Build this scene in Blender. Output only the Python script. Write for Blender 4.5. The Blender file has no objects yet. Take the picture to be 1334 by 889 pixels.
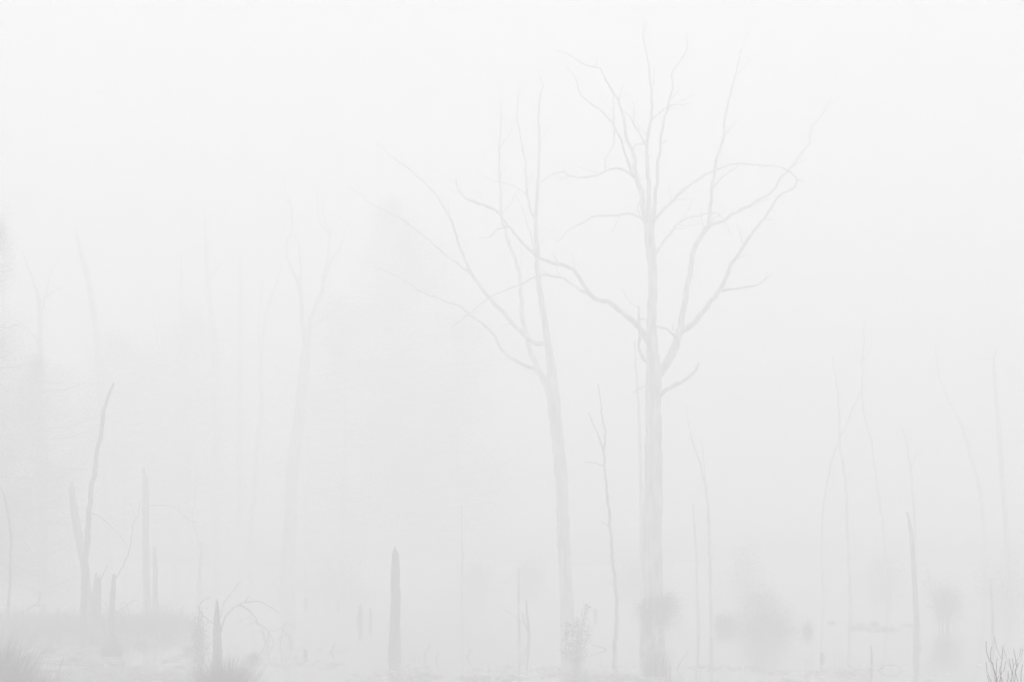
import bpy, math, random
import numpy as np
from mathutils import Vector, noise

S = bpy.context.scene
COL = S.collection
# ------------------------------------------------------------------ camera
F, HY, CH = 3200.0, 600.0, 4.5          # focal length and horizon row in photo pixels, eye height in metres
cam = bpy.data.cameras.new('camera')
cam_ob = bpy.data.objects.new('camera', cam)
COL.objects.link(cam_ob)
cam_ob.location = (0, 0, CH)
cam_ob.rotation_euler = (math.pi / 2, 0, 0)
cam.sensor_width = 36
cam.lens = 36 * F / 1334
cam.shift_y = (HY - 444.5) / 1334
cam.clip_end = 3000
S.camera = cam_ob
# ------------------------------------------------------------------ overcast sky, faint sun behind it
EL, AZ = math.radians(68), math.radians(10)
w = bpy.data.worlds.new('World')
S.world = w
w.use_nodes = True
nt = w.node_tree
bg = nt.nodes['Background']
sky = nt.nodes.new('ShaderNodeTexSky')
sky.sky_type = 'NISHITA'
sky.sun_disc = False
sky.sun_elevation = EL
sky.sun_rotation = AZ
bw = nt.nodes.new('ShaderNodeRGBToBW')
mx = nt.nodes.new('ShaderNodeMix')
mx.data_type = 'RGBA'
mx.inputs[0].default_value = 0.93
mx.inputs[7].default_value = (6, 6, 6, 1)
nt.links.new(sky.outputs[0], bw.inputs[0])
nt.links.new(bw.outputs[0], mx.inputs[6])
nt.links.new(mx.outputs[2], bg.inputs[0])
bg.inputs[1].default_value = 0.1
w.cycles.sampling_method = 'NONE'
sun = bpy.data.lights.new('sun', 'SUN')
sun.energy = 1.0
sun.angle = math.radians(20)
sun.color = (1, 1, 1)
sun_ob = bpy.data.objects.new('sun', sun)
COL.objects.link(sun_ob)
sd = Vector((math.sin(AZ) * math.cos(EL), math.cos(AZ) * math.cos(EL), math.sin(EL)))
sun_ob.rotation_euler = (-sd).to_track_quat('-Z', 'Y').to_euler()
vs = S.view_settings
vs.view_transform = 'Standard'
vs.look = 'None'
vs.gamma = 1
vs.exposure = 0.87
cy = S.cycles
cy.max_bounces = 28
cy.volume_bounces = 24
cy.use_denoising = True

# ------------------------------------------------------------------ materials
def mat(name, base, var=0.3, scale=6.0, rough=0.9, stretch=(1, 1, 1), bump=0.3):
    m = bpy.data.materials.new(name)
    m.use_nodes = True
    t = m.node_tree
    b = t.nodes['Principled BSDF']
    b.inputs['Roughness'].default_value = rough
    b.inputs['Specular IOR Level'].default_value = 0.2
    tc = t.nodes.new('ShaderNodeTexCoord')
    mp = t.nodes.new('ShaderNodeMapping')
    mp.inputs['Scale'].default_value = stretch
    n = t.nodes.new('ShaderNodeTexNoise')
    n.inputs['Scale'].default_value = scale
    n.inputs['Detail'].default_value = 5
    r = t.nodes.new('ShaderNodeValToRGB')
    lo, hi = base * (1 - var), base * (1 + var)
    r.color_ramp.elements[0].position = 0.3
    r.color_ramp.elements[1].position = 0.7
    r.color_ramp.elements[0].color = (lo, lo, lo, 1)
    r.color_ramp.elements[1].color = (hi, hi, hi, 1)
    t.links.new(tc.outputs['Object'], mp.inputs[0])
    t.links.new(mp.outputs[0], n.inputs['Vector'])
    t.links.new(n.outputs['Fac'], r.inputs[0])
    t.links.new(r.outputs[0], b.inputs['Base Color'])
    if bump:
        bp = t.nodes.new('ShaderNodeBump')
        bp.inputs['Strength'].default_value = bump
        bp.inputs['Distance'].default_value = 0.03
        t.links.new(n.outputs['Fac'], bp.inputs['Height'])
        t.links.new(bp.outputs[0], b.inputs['Normal'])
    return m

PALE = mat('bleached_dead_wood', 0.54, 0.3, 5, 0.85, (2, 2, 0.35), 0.6)
GREY = mat('grey_weathered_bark', 0.36, 0.35, 6, 0.9, (2, 2, 0.35), 0.6)
MID = mat('brown_rotten_wood', 0.22, 0.5, 6, 0.85, (2, 2, 0.4), 0.6)
MOSS = mat('trunk_moss', 0.3, 0.5, 6, 0.95, (1, 1, 1), 0.5)
DARK = mat('wet_dark_bark', 0.11, 0.6, 7, 0.8, (2, 2, 0.4), 0.6)
TWIG = mat('dark_twig_bark', 0.05, 0.4, 20, 0.85, (1, 1, 1), 0)
LEAF = mat('dark_evergreen_leaf', 0.045, 0.4, 1.3, 0.8, (1, 1, 1), 0)
SHRUB = mat('shrub_leaf', 0.05, 0.4, 4, 0.8, (1, 1, 1), 0)
GRASS = mat('marsh_grass_blade', 0.03, 0.5, 2, 0.85, (1, 1, 1), 0)
REED = mat('dry_reed_shore', 0.2, 0.3, 1.0, 0.9, (1, 1, 1), 0)
WILLOW = mat('willow_twig_bark', 0.12, 0.3, 20, 0.85, (1, 1, 1), 0)
MUD = mat('wet_mud', 0.06, 0.4, 1.5, 0.6, (1, 1, 1), 0.4)
WEED = mat('floating_weed_leaf', 0.22, 0.5, 3, 0.6, (1, 1, 1), 0)
FLECK = mat('pale_floating_leaf', 0.75, 0.1, 3, 0.5, (1, 1, 1), 0)

# ------------------------------------------------------------------ helpers
def dist(py):
    """distance of a point of the water surface seen at photo row py"""
    return CH * F / (py - HY)

def at(px, py, d):
    return Vector(((px - 667) / F * d, d, CH - (py - HY) / F * d))

class MB:
    def __init__(self):
        self.v, self.f, self.m = [], [], []
    def tube(self, pts, rad, n=6, rough=0.0, seed=0.0, mi=0, tip=True):
        k0 = len(self.v)
        m = len(pts)
        ref = None
        for i in range(m):
            a, b = pts[max(i - 1, 0)], pts[min(i + 1, m - 1)]
            t = (b - a)
            if t.length < 1e-9:
                t = Vector((0, 0, 1))
            t.normalize()
            if ref is None:
                ref = t.orthogonal().normalized()
            ref = (ref - t * ref.dot(t))
            ref = ref.normalized() if ref.length > 1e-6 else t.orthogonal().normalized()
            o = t.cross(ref)
            for j in range(n):
                an = 2 * math.pi * j / n
                r = rad[i]
                if rough:
                    r *= 1 + rough * noise.noise(Vector((math.cos(an) * 1.6, math.sin(an) * 1.6 + seed, pts[i].z * 1.3 + seed)))
                self.v.append(pts[i] + (ref * math.cos(an) + o * math.sin(an)) * r)
        for i in range(m - 1):
            for j in range(n):
                a = k0 + i * n + j
                b = k0 + i * n + (j + 1) % n
                self.f.append((a, b, b + n, a + n))
                self.m.append(mi)
        self.f.append(tuple(k0 + j for j in range(n))[::-1])
        self.m.append(mi)
        self.f.append(tuple(k0 + (m - 1) * n + j for j in range(n)))
        self.m.append(mi)
    def poly(self, pts, mi=0):
        k = len(self.v)
        self.v.extend(pts)
        self.f.append(tuple(range(k, k + len(pts))))
        self.m.append(mi)
    def build(self, name, mats, parent=None, origin=None, smooth=False):
        me = bpy.data.meshes.new(name)
        org = Vector(origin) if origin is not None else (parent_world(parent) if parent else Vector((0, 0, 0)))
        me.from_pydata([tuple(Vector(p) - org) for p in self.v], [], self.f)
        for mm in (mats if isinstance(mats, (list, tuple)) else [mats]):
            me.materials.append(mm)
        me.polygons.foreach_set('material_index', self.m)
        if smooth:
            me.polygons.foreach_set('use_smooth', [True] * len(me.polygons))
        me.update()
        o = bpy.data.objects.new(name, me)
        COL.objects.link(o)
        if parent:
            o.parent = parent
        o.location = (0, 0, 0) if parent else org
        WORLD[o.name] = org
        return o

WORLD = {}
def parent_world(o):
    return WORLD[o.name]

def tag(o, label=None, cat=None, group=None, kind=None):
    for k, v in (('label', label), ('category', cat), ('group', group), ('kind', kind)):
        if v:
            o[k] = v
    return o

def thing(name, loc, label, cat, group=None):
    o = bpy.data.objects.new(name, None)
    o.empty_display_size = 0.2
    COL.objects.link(o)
    o.location = loc
    WORLD[o.name] = Vector(loc)
    return tag(o, label, cat, group)

def smooth_line(pts, step=6):
    """Catmull-Rom through (px, py, width, depth) tuples"""
    out = []
    n = len(pts)
    for i in range(n - 1):
        p0, p1, p2, p3 = pts[max(i - 1, 0)], pts[i], pts[i + 1], pts[min(i + 2, n - 1)]
        seg = math.hypot(p2[0] - p1[0], p2[1] - p1[1])
        k = max(1, int(seg / step))
        for j in range(k):
            t = j / k
            q = []
            for c in range(4):
                a, b, cc, dd = p0[c], p1[c], p2[c], p3[c]
                q.append(0.5 * (2 * b + (cc - a) * t + (2 * a - 5 * b + 4 * cc - dd) * t * t + (3 * b - a - 3 * cc + dd) * t ** 3))
            out.append(q)
    out.append(list(pts[-1]))
    return out

def chain(pts, w0, w1, dy0=0.0, slope=0.0, power=1.0):
    """add widths and depth offsets to a list of (px, py[, width]) points"""
    L = [0.0]
    for a, b in zip(pts, pts[1:]):
        L.append(L[-1] + math.hypot(b[0] - a[0], b[1] - a[1]))
    T = L[-1] or 1
    res = []
    for p, l in zip(pts, L):
        wd = p[2] if len(p) > 2 else w0 + (w1 - w0) * (l / T) ** power
        res.append((p[0], p[1], wd, dy0 + slope * l))
    return res

def line_to_world(ch, D, jitter, rng, step=6):
    q = smooth_line(ch, step)
    pts, rad = [], []
    sx, sy = rng.uniform(0, 90), rng.uniform(0, 90)
    amp = jitter * 3.4
    for i, (px, py, wd, dy) in enumerate(q):
        d = D + dy
        if 0 < i < len(q) - 1:
            e = min(1, i / 3, (len(q) - 1 - i) / 2)
            u = i * step / 13.0
            px += amp * e * (noise.noise(Vector((u, sx, 0))) + .5 * noise.noise(Vector((u * 2.3, sx, 5)))) + rng.gauss(0, jitter * .5)
            py += amp * e * (noise.noise(Vector((u, sy, 9))) + .5 * noise.noise(Vector((u * 2.3, sy, 3)))) + rng.gauss(0, jitter * .5)
        pts.append(at(px, py, d))
        rad.append(max(wd, 0.5) / 2 / F * d)
    return pts, rad

def splinters(mb, top, r, rng, n=4, h=0.5):
    for i in range(n):
        a = rng.uniform(0, 6.28)
        b = top + Vector((math.cos(a) * r * 0.6, math.sin(a) * r * 0.6, -0.05))
        hh = h * rng.uniform(0.3, 1)
        mb.tube([b, b + Vector((rng.gauss(0, .02), rng.gauss(0, .02), hh * .6)), b + Vector((rng.gauss(0, .03), rng.gauss(0, .03), hh))],
                [r * .4, r * .25, r * .04], 4)

def nearest_dy(parent_chain, p):
    best = min(parent_chain, key=lambda q: (q[0] - p[0]) ** 2 + (q[1] - p[1]) ** 2)
    return best[3]

def small_twigs(pts, rad, rng, per_m, lmin, lmax, spread=1.0):
    """fine side twigs along a world polyline"""
    mb = MB()
    for i in range(2, len(pts) - 1):
        seg = (pts[i + 1] - pts[i])
        if rng.random() < per_m * seg.length:
            t = seg.normalized() if seg.length else Vector((0, 0, 1))
            side = Vector((rng.gauss(0, 1), rng.gauss(0, 1), rng.gauss(0, 1)))
            side = (side - t * side.dot(t))
            if side.length < 1e-4:
                continue
            side.normalize()
            d = (t * rng.uniform(.4, 1.0) + side * spread + Vector((0, 0, .35))).normalized()
            L = rng.uniform(lmin, lmax)
            p0 = pts[i]
            p1 = p0 + d * L * .5 + Vector((rng.gauss(0, .05), rng.gauss(0, .05), rng.gauss(0, .03))) * L
            p2 = p1 + (d + Vector((rng.gauss(0, .35), rng.gauss(0, .35), rng.gauss(0.1, .3)))).normalized() * L * .5
            r = min(rad[i] * .5, .014)
            mb.tube([p0, p1, p2], [r, r * .75, r * .35], 4)
            if L > .5 and rng.random() < .6:
                e = p1 + (d + Vector((rng.gauss(0, .6), rng.gauss(0, .6), rng.gauss(0.1, .5)))).normalized() * L * .35
                mb.tube([p1, (p1 + e) / 2, e], [r * .6, r * .45, r * .3], 4)
    return mb

def bare_tree(name, label, cat, group, D, m, trunk, limbs=(), seed=1, twig=None, twigs=0.5, broken=False, rough=.14, base_z=0.0, tm=None, ws=1.0):
    """trunk: [(px, py, width)...] from the base up; limbs: dict(p=points, w=(w0,w1), s=slope, sub=[...])"""
    rng = random.Random(seed)
    tc = [(a, b_, c * ws, d) for a, b_, c, d in chain(trunk, 8, 4)]
    b = at(trunk[0][0], trunk[0][1], D)
    root = thing(name, (b.x, b.y, base_z), label, cat, group)
    pts, rad = line_to_world(tc, D, (0.2 if broken else 0.45) if trunk[0][2] > 5 else .3, rng, 5)
    # root flare and a foot below the water line
    for i, p in enumerate(pts):
        h = p.z - base_z
        if h < 1.0:
            rad[i] *= 1 + (.1 if trunk[0][2] > 18 else .3) * (1 - max(h, 0) / 1.0) ** 2
    foot = Vector((pts[0].x, pts[0].y, min(pts[0].z, base_z) - .5))
    pts.insert(0, foot)
    rad.insert(0, rad[0] * 1.1)
    mb = MB()
    mb.tube(pts, rad, 10 if trunk[0][2] > 7 else 6, rough, seed * 3.1)
    if broken:
        splinters(mb, pts[-1], rad[-1], rng, 6, .2 * min(1.3, rad[-1] / .06))
    mb.build('trunk', m, root, smooth=True)
    tmm = tm or m
    def do_limb(spec, pch, parent, level):
        p = spec['p']
        dy0 = nearest_dy(pch, p[0])
        ch = chain(p, spec['w'][0], spec['w'][1], dy0, spec.get('s', 0.0), .8)
        lp, lr = line_to_world(ch, D, .58, rng, 5)
        b2 = MB()
        b2.tube(lp, lr, 7 if spec['w'][0] > 4 else 5, .1, seed + p[0][0])
        o = b2.build('limb' if level == 0 else 'branch', tmm if spec['w'][0] < 3 else m, parent, smooth=True)
        if twigs and spec.get('tw', 1):
            st = small_twigs(lp, lr, rng, twigs, .25, .9)
            if st.f:
                so = st.build('twig', tmm, o if level == 0 else parent, smooth=True)
                so['kind'] = 'stuff'
        full = smooth_line(ch, 8)
        for q in spec.get('sub', ()):
            do_limb(q, full, o if level == 0 else parent, level + 1)
        return o
    full = smooth_line(tc, 8)
    for spec in limbs:
        do_limb(spec, full, root, 0)
    return root

def L(p, w0, w1, s=0.0, sub=(), tw=1):
    return dict(p=p, w=(w0, w1), s=s, sub=sub, tw=tw)

# foliage: many small leaf faces, thinning out towards the rim of each spray
def leaf_mesh(name, m, parent, pts, size, seed):
    g = np.random.default_rng(seed)
    n = len(pts)
    a = g.normal(size=(n, 3)) * (1, 1, .7)
    a /= np.linalg.norm(a, axis=1)[:, None]
    b = np.cross(a, g.normal(size=(n, 3)))
    b /= np.linalg.norm(b, axis=1)[:, None] + 1e-9
    z = size * g.uniform(.5, 1.4, (n, 1))
    org = np.array(parent_world(parent))
    p = pts - org
    v = np.stack([p, p + a * z * .5 + b * z * .3, p + a * z, p + a * z * .5 - b * z * .3], 1).reshape(-1, 3)
    me = bpy.data.meshes.new(name)
    me.vertices.add(4 * n)
    me.vertices.foreach_set('co', v.ravel())
    me.loops.add(4 * n)
    me.loops.foreach_set('vertex_index', np.arange(4 * n, dtype=np.int32))
    me.polygons.add(n)
    me.polygons.foreach_set('loop_start', np.arange(0, 4 * n, 4, dtype=np.int32))
    me.materials.append(m)
    me.update(calc_edges=True)
    o = bpy.data.objects.new(name, me)
    COL.objects.link(o)
    o.parent = parent
    WORLD[o.name] = Vector(org)
    return o

def leafy_tree(label, px, base_py, top_py, half_px, D, seed, n=3500, low_py=None, cat='tree', group=None, cone=0.6, name='evergreen_tree', leaf=.06, round_top=False):
    rng = random.Random(seed)
    g = np.random.default_rng(seed)
    k = D / F
    X = (px - 667) * k
    top = CH - (top_py - HY) * k
    low = CH - ((low_py or base_py) - HY) * k
    root = thing(name, (X, D, 0), label, cat, group)
    mb = MB()
    pts = [Vector((X + .1 * math.sin(z * 2 + seed), D, -.5 + z * (top + .5))) for z in [i / 12 for i in range(13)]]
    mb.tube(pts, [max(.01, .1 * (1 - i / 12.5)) for i in range(13)], 7, .1, seed)
    hgt = top - low
    bough = MB()
    P = []
    nb = 60
    for i in range(nb):
        u = (i + rng.uniform(-.4, 1.2)) / nb
        u = min(.98, max(.01, u))
        z = low + hgt * u
        R = half_px * k * ((1 - u ** 3) ** .6 if round_top else (1 - u) ** cone) * rng.uniform(.35, 1.15) + .2
        a = rng.uniform(0, 6.28)
        d = Vector((math.cos(a), math.sin(a), rng.uniform(-.1, .35)))
        p0 = Vector((X, D, z))
        p1 = p0 + d * R
        bough.tube([p0, (p0 + p1) / 2 + Vector((0, 0, -.1)), p1], [.05, .035, .01], 4)
        m_ = int(n / nb * (.5 + R / (half_px * k)))
        t_ = np.sqrt(g.uniform(0, 1.1, (m_, 1))) if round_top else g.beta(2.2, 1.6, (m_, 1))
        q = np.array(p0) + np.array(d) * R * t_ + g.normal(size=(m_, 3)) * np.array((R * .24, R * .24, .2 * R + .12))
        P.append(q)
    mb.build('trunk', GREY, root, smooth=True)
    bo = bough.build('bough', GREY, root)
    bo['kind'] = 'stuff'
    leaf_mesh('crown', LEAF, root, np.concatenate(P), leaf, seed)
    return root

def shrub(label, px, base_py, top_py, half_px, seed, n=18000, leaf=.024, low_py=None, group=None, D=None, name='shrub', stems=9, form='mound'):
    """form mound: widest at the water; form ball: a loose ball carried on stems"""
    rng = random.Random(seed)
    g = np.random.default_rng(seed)
    D = D or dist(base_py)
    k = D / F
    X = (px - 667) * k
    H_ = (base_py - top_py) * k
    R = half_px * k
    root = thing(name, (X, D, 0), label, 'shrub', group)
    st = MB()
    P = []
    for i in range(stems * 3):
        a = rng.uniform(0, 6.28)
        if form == 'mound':
            u = abs(rng.gauss(0, .42))
            c = Vector((rng.gauss(0, .5) * R * max(.15, 1 - u), rng.gauss(0, .5) * R * max(.15, 1 - u), min(1, u) * H_))
            s_ = (R * .27, R * .27, H_ * .16)
        else:
            c = Vector((rng.gauss(0, .36) * R, rng.gauss(0, .36) * R, H_ * (.52 + rng.gauss(0, .16))))
            s_ = (R * .27, R * .27, H_ * .13)
        c += Vector((X, D, 0))
        if i < stems:
            p0 = Vector((X + rng.gauss(0, .08), D + rng.gauss(0, .08), -.3))
            st.tube([p0, (p0 + c) / 2 + Vector((-math.cos(a) * R * .15, 0, .1)), c, c + (c - p0) * rng.uniform(.1, .4) + Vector((rng.gauss(0, .1), 0, .05))], [.018, .013, .009, .004], 4)
        P.append(np.array(c) + g.normal(size=(n // (stems * 3), 3)) * np.array(s_))
    so = st.build('stem', TWIG, root)
    so['kind'] = 'stuff'
    q = np.concatenate(P)
    q[:, 2] = np.where(q[:, 2] < .01, .01 - q[:, 2] * .6, q[:, 2])
    leaf_mesh('crown', SHRUB, root, q, leaf, seed)
    return root

def blades(mb, X, Y, z0, h, rng, wd=.012, lean=.35, seg=3, mi=0):
    a = rng.uniform(0, 6.28)
    ln = h * lean * rng.uniform(.1, 1.2)
    dx, dy = math.cos(a) * ln, math.sin(a) * ln
    sx = rng.uniform(-1, 1)
    sy = math.sqrt(max(0, 1 - sx * sx)) * .6
    prev = None
    for i in range(seg + 1):
        u = i / seg
        c = Vector((X + dx * u * u, Y + dy * u * u, z0 + h * (u - .12 * u * u * lean)))
        s = wd * (1 - u) ** .7 * .5
        cur = (c - Vector((sx, sy, 0)) * s, c + Vector((sx, sy, 0)) * s)
        if prev:
            if i == seg:
                mb.poly([prev[0], prev[1], c], mi)
            else:
                mb.poly([prev[0], prev[1], cur[1], cur[0]], mi)
        prev = cur

def tussock(label, px, base_py, half_px, h_px, seed, n=500, name='grass_tussock', group=None, wd=.02, lean=.5, D=None, mound=.1):
    rng = random.Random(seed)
    D = D or dist(base_py)
    k = D / F
    X = (px - 667) * k
    R = half_px * k
    mb = MB()
    for i in range(n):
        r = R * math.sqrt(rng.random()) * .8
        a = rng.uniform(0, 6.28)
        fall = 1 - .55 * (r / R) ** 2
        blades(mb, X + math.cos(a) * r, D + math.sin(a) * r, -.12, (h_px * k) * fall * rng.uniform(.45, 1.1) + .12, rng, wd, lean)
    root = mb.build(name, GRASS, origin=(X, D, 0))
    return tag(root, label, 'grass clump', group)

# ------------------------------------------------------------------ water
def grid(name, x0, x1, y0, y1, nx, ny, fz, m):
    mb = MB()
    for j in range(ny + 1):
        for i in range(nx + 1):
            x, y = x0 + (x1 - x0) * i / nx, y0 + (y1 - y0) * j / ny
            mb.v.append(Vector((x, y, fz(x, y))))
    for j in range(ny):
        for i in range(nx):
            a = j * (nx + 1) + i
            mb.f.append((a, a + 1, a + nx + 2, a + nx + 1))
            mb.m.append(0)
    return mb.build(name, m, smooth=True)

wm = bpy.data.materials.new('silty_swamp_water')
wm.use_nodes = True
t = wm.node_tree
b = t.nodes['Principled BSDF']
b.inputs['Base Color'].default_value = (.24, .24, .24, 1)
b.inputs['Roughness'].default_value = .05
b.inputs['IOR'].default_value = 1.33
tc = t.nodes.new('ShaderNodeTexCoord')
n1 = t.nodes.new('ShaderNodeTexNoise')
n1.inputs['Scale'].default_value = 2.2
n1.inputs['Detail'].default_value = 3
bp = t.nodes.new('ShaderNodeBump')
bp.inputs['Strength'].default_value = .05
bp.inputs['Distance'].default_value = .02
t.links.new(tc.outputs['Object'], n1.inputs['Vector'])
t.links.new(n1.outputs['Fac'], bp.inputs['Height'])
t.links.new(bp.outputs[0], b.inputs['Normal'])
water = grid('water', -220, 220, -60, 380, 8, 8, lambda x, y: 0.0, wm)
tag(water, 'still silty swamp water reflecting the bare trunks', None, None, 'structure')

def ss(a, b_, x):
    u = min(1, max(0, (x - a) / (b_ - a)))
    return u * u * (3 - 2 * u)

def bank_z(x, y):
    n = noise.noise(Vector((x * .35, y * .35, 2.7))) * .8 + noise.noise(Vector((x * 1.3, y * 1.3, 7.1))) * .3
    front = 61.8 + (-2.6 * ss(-9.4, -11.6, x)) + n * 1.7
    edge = -7.9 + n * .5
    up = ss(front - .3, front + 1.2, y) * ss(edge + .25, edge - .9, x) * (1 - ss(66, 68, y + n))
    return -.35 + .47 * up + .05 * n * up
bank = grid('bank', -30, -4.5, 57, 75, 110, 80, bank_z, MUD)
tag(bank, 'low muddy bank under marsh grass at the left', None, None, 'structure')

def far_z(x, y):
    n = noise.noise(Vector((x * .12, y * .12, 5.0)))
    return -.4 + .75 * ss(106 + n * 10, 116 + n * 10, y)
fb = grid('far_bank', -90, 90, 80, 150, 60, 30, far_z, REED)
tag(fb, 'far shore hidden in fog', None, None, 'structure')
# ------------------------------------------------------------------ the main tree
MD = dist(850)
main_limbs = [
    # right hand big limb with its two leaders
    L([(856, 490, 13), (868, 474, 12), (877, 458, 11), (885.6, 433, 9), (892, 396, 7.5), (898, 358, 6.5), (902, 333, 6.5), (910.6, 312, 6), (923, 296, 5), (948, 283, 4.2), (975, 268, 3.8), (998, 254, 3.4), (1011, 244.5, 3.2), (1018, 230, 3), (1030, 221, 2.6), (1043, 203, 2.2), (1054, 187, 2), (1057.5, 165.5, 1.8), (1068, 155, 1.5), (1077, 137, 1.2), (1084, 122, 1)], 13, 1.2, .004, [
        L([(917, 303), (922.5, 295), (925, 272), (927, 248), (933, 212), (942, 180), (944, 155), (949.5, 129.5), (958.5, 97), (965.6, 65), (976.5, 40), (976.5, 27)], 6, 1, .008, [
            L([(943, 176), (952, 167), (960, 158)], 2, 1, .01),
            L([(927, 248), (936, 237), (946, 227), (964, 214)], 2.6, 1.3, -.01)]),
        L([(885.6, 434), (890, 431), (901, 424), (910.6, 414), (925, 396), (937.7, 377), (949, 355), (960.6, 333), (981, 304), (1002, 275), (1014, 256), (1034, 245), (1039, 234), (1030, 225), (1020, 219)], 8, 1.6, -.008, [
            L([(940, 379), (965, 375), (987.6, 371.5), (997, 363), (1006, 357)], 4, 1.5, -.01),
            L([(1038.5, 234), (1044, 236), (1051, 238)], 1.6, 1),
            L([(995, 285), (1002, 286), (1009, 287)], 1.4, .9),
            L([(1003, 273), (1008, 274), (1010, 277)], 1.3, .9)]),
        L([(881, 442), (879, 438), (869, 430), (862, 428), (854, 425)], 4.5, 2.5, -.02),
        L([(877, 431), (876, 427), (877, 422)], 2, 1),
    ]),
    # left long limb
    L([(845, 448), (838, 434), (831.5, 425), (815, 410), (794, 395.7), (769, 385), (748, 352), (723, 343.7), (698, 333), (677.5, 312.4), (658.7, 289.5), (644, 273), (630, 266.6), (613.5, 262), (600, 252), (596, 247), (594, 234)], 8.5, 1.4, -.008, [
        L([(775, 389), (752.4, 375), (729.5, 362), (704.5, 359), (677.5, 370.7), (640, 387), (620, 402), (604, 415), (588, 427)], 4, 1, .012),
        L([(661, 296), (646, 300), (639, 310), (625, 310)], 2.6, 1.3, -.01),
        L([(644, 273), (634, 270), (622, 262), (612, 258)], 1.6, .9, .01),
    ]),
    # left stub that turns up beside the trunk
    L([(845, 473), (838, 468), (833.6, 460), (832.5, 447), (833.6, 433), (833, 416), (832, 398)], 6, 2.5, -.01, [
        L([(833, 417), (838, 415), (843, 418)], 2.5, 1.5)]),
    # lower right stub and small left twig
    L([(858, 517), (866, 510), (877, 504), (890, 496), (898, 491.5), (905, 485), (910.6, 472.7)], 7, 3.5, -.015),
    L([(843, 502), (833, 506), (823, 514)], 2, 1, .01),
    # left leader of the crown
    L([(844, 300), (838, 270), (836, 252), (829, 231), (826, 208), (824, 196), (814, 173), (813, 154), (810, 144), (807, 134), (799, 119), (789, 104), (782, 90.5), (776, 88), (764.6, 85), (750, 77), (735, 69.5), (725, 66)], 9, 1, .006, [
        L([(828, 233), (819, 215.5), (814, 198), (806.6, 178), (799, 163.6), (787, 147.5), (769.5, 134), (758, 125), (754.6, 116.5), (751, 104), (743.5, 93), (737, 85.6)], 4.5, 1, -.01),
        L([(827, 232), (816, 223), (804, 218), (787.5, 224), (766, 231), (744, 230), (739, 228), (735, 224), (717, 228.5), (705, 237.5)], 4, 1.2, -.012, []),
        L([(801, 166), (800, 172), (799, 188), (792, 203), (787, 218)], 2.2, 1, .01),
        L([(825, 158.6), (826, 139), (819, 124), (813, 121.5)], 1.6, .8, .01),
        L([(800, 163.5), (799, 139), (799, 121.5)], 1.8, 1, -.01),
        L([(806.6, 132), (810, 116.5), (812, 106.6)], 2, 1),
        L([(776, 88), (777, 80), (777, 73)], 1.4, .8),
        L([(834, 262), (830, 272), (834, 280)], 2, 1.2),
    ]),
    # middle leader
    L([(846, 305), (845, 252), (843, 191), (847, 162), (849, 137), (847, 97), (841.5, 68), (838, 45), (837, 25)], 8, 1.2, .002, [
        L([(842.5, 191), (834, 178), (826, 163.5), (821.5, 153.6), (813, 145)], 3, 2, -.01),
        L([(842, 188), (836, 187), (829, 188), (824, 195)], 2.2, 1.6, .01),
        L([(846, 165), (850.5, 155), (863, 144), (876, 137), (888, 136), (899, 135)], 2.6, 1, -.01, [L([(878, 136), (888, 131), (898, 126), (908, 122)], 1.5, .8)]),
        L([(851, 112), (852, 98), (852, 84)], 1.5, .8),
    ]),
    # right leader
    L([(850, 300), (854, 252), (859, 201), (864, 162), (872, 133), (876, 115), (876, 94), (888, 77), (894, 65), (895, 43)], 6, 1, -.005, [
        L([(862, 187), (867, 184), (868, 181)], 2.2, 1.2)]),
    # right arching branch
    L([(852, 288), (855, 284), (874, 264.5), (906, 235.7), (928, 225), (946, 216.6), (965.6, 213.7), (1000, 216), (1020, 219.5), (1032, 226.7)], 4.5, 1.4, .008),
    L([(853, 334), (857, 327), (867, 312.5), (885.6, 289.5), (910.6, 281), (931.4, 277), (942, 285.4), (952, 306)], 3.4, 1, .012),
    # left branch above the fork
    L([(843, 290), (836, 284), (823.5, 279), (798, 281), (778.5, 280.7), (764, 288), (744, 298.7), (724.6, 316.7)], 4.2, 1.1, .01),
]
main = bare_tree('dead_tree', 'tallest bare dead tree, spreading limbs, grass tuft at its foot', 'tree', 'big bare trees in the middle of the swamp', MD, PALE,
    [(850, 850, 28), (850, 780, 27), (850, 700, 26), (851, 600, 23), (851, 540, 22), (851, 490, 20), (849.5, 455, 16), (849, 420, 13), (850, 360, 12), (848, 330, 13.5), (846, 305, 13), (845.5, 292, 10)],
    main_limbs, 11, twigs=.7)
# ragged moss sleeve on the waterlogged foot
ms = MB()
rng = random.Random(19)
fx = (850 - 667) / F * MD
for i in range(26):
    a = 6.283 * i / 26 + rng.uniform(-.1, .1)
    zt = rng.uniform(.35, 1.5)
    pts, rad = [], []
    for j in range(6):
        u = j / 5
        z = -.3 + (zt + .3) * u
        r0 = 14 / F * MD * (1 + .1 * (1 - min(1, max(0, z))) ** 2) - .012
        pts.append(Vector((fx + math.cos(a) * r0, MD + math.sin(a) * r0, z)))
        rad.append(.05 * (1 - u) ** .5 + .006)
    ms.tube(pts, rad, 5, .3, i)
ms.build('moss', MOSS, main, smooth=True)
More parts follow.
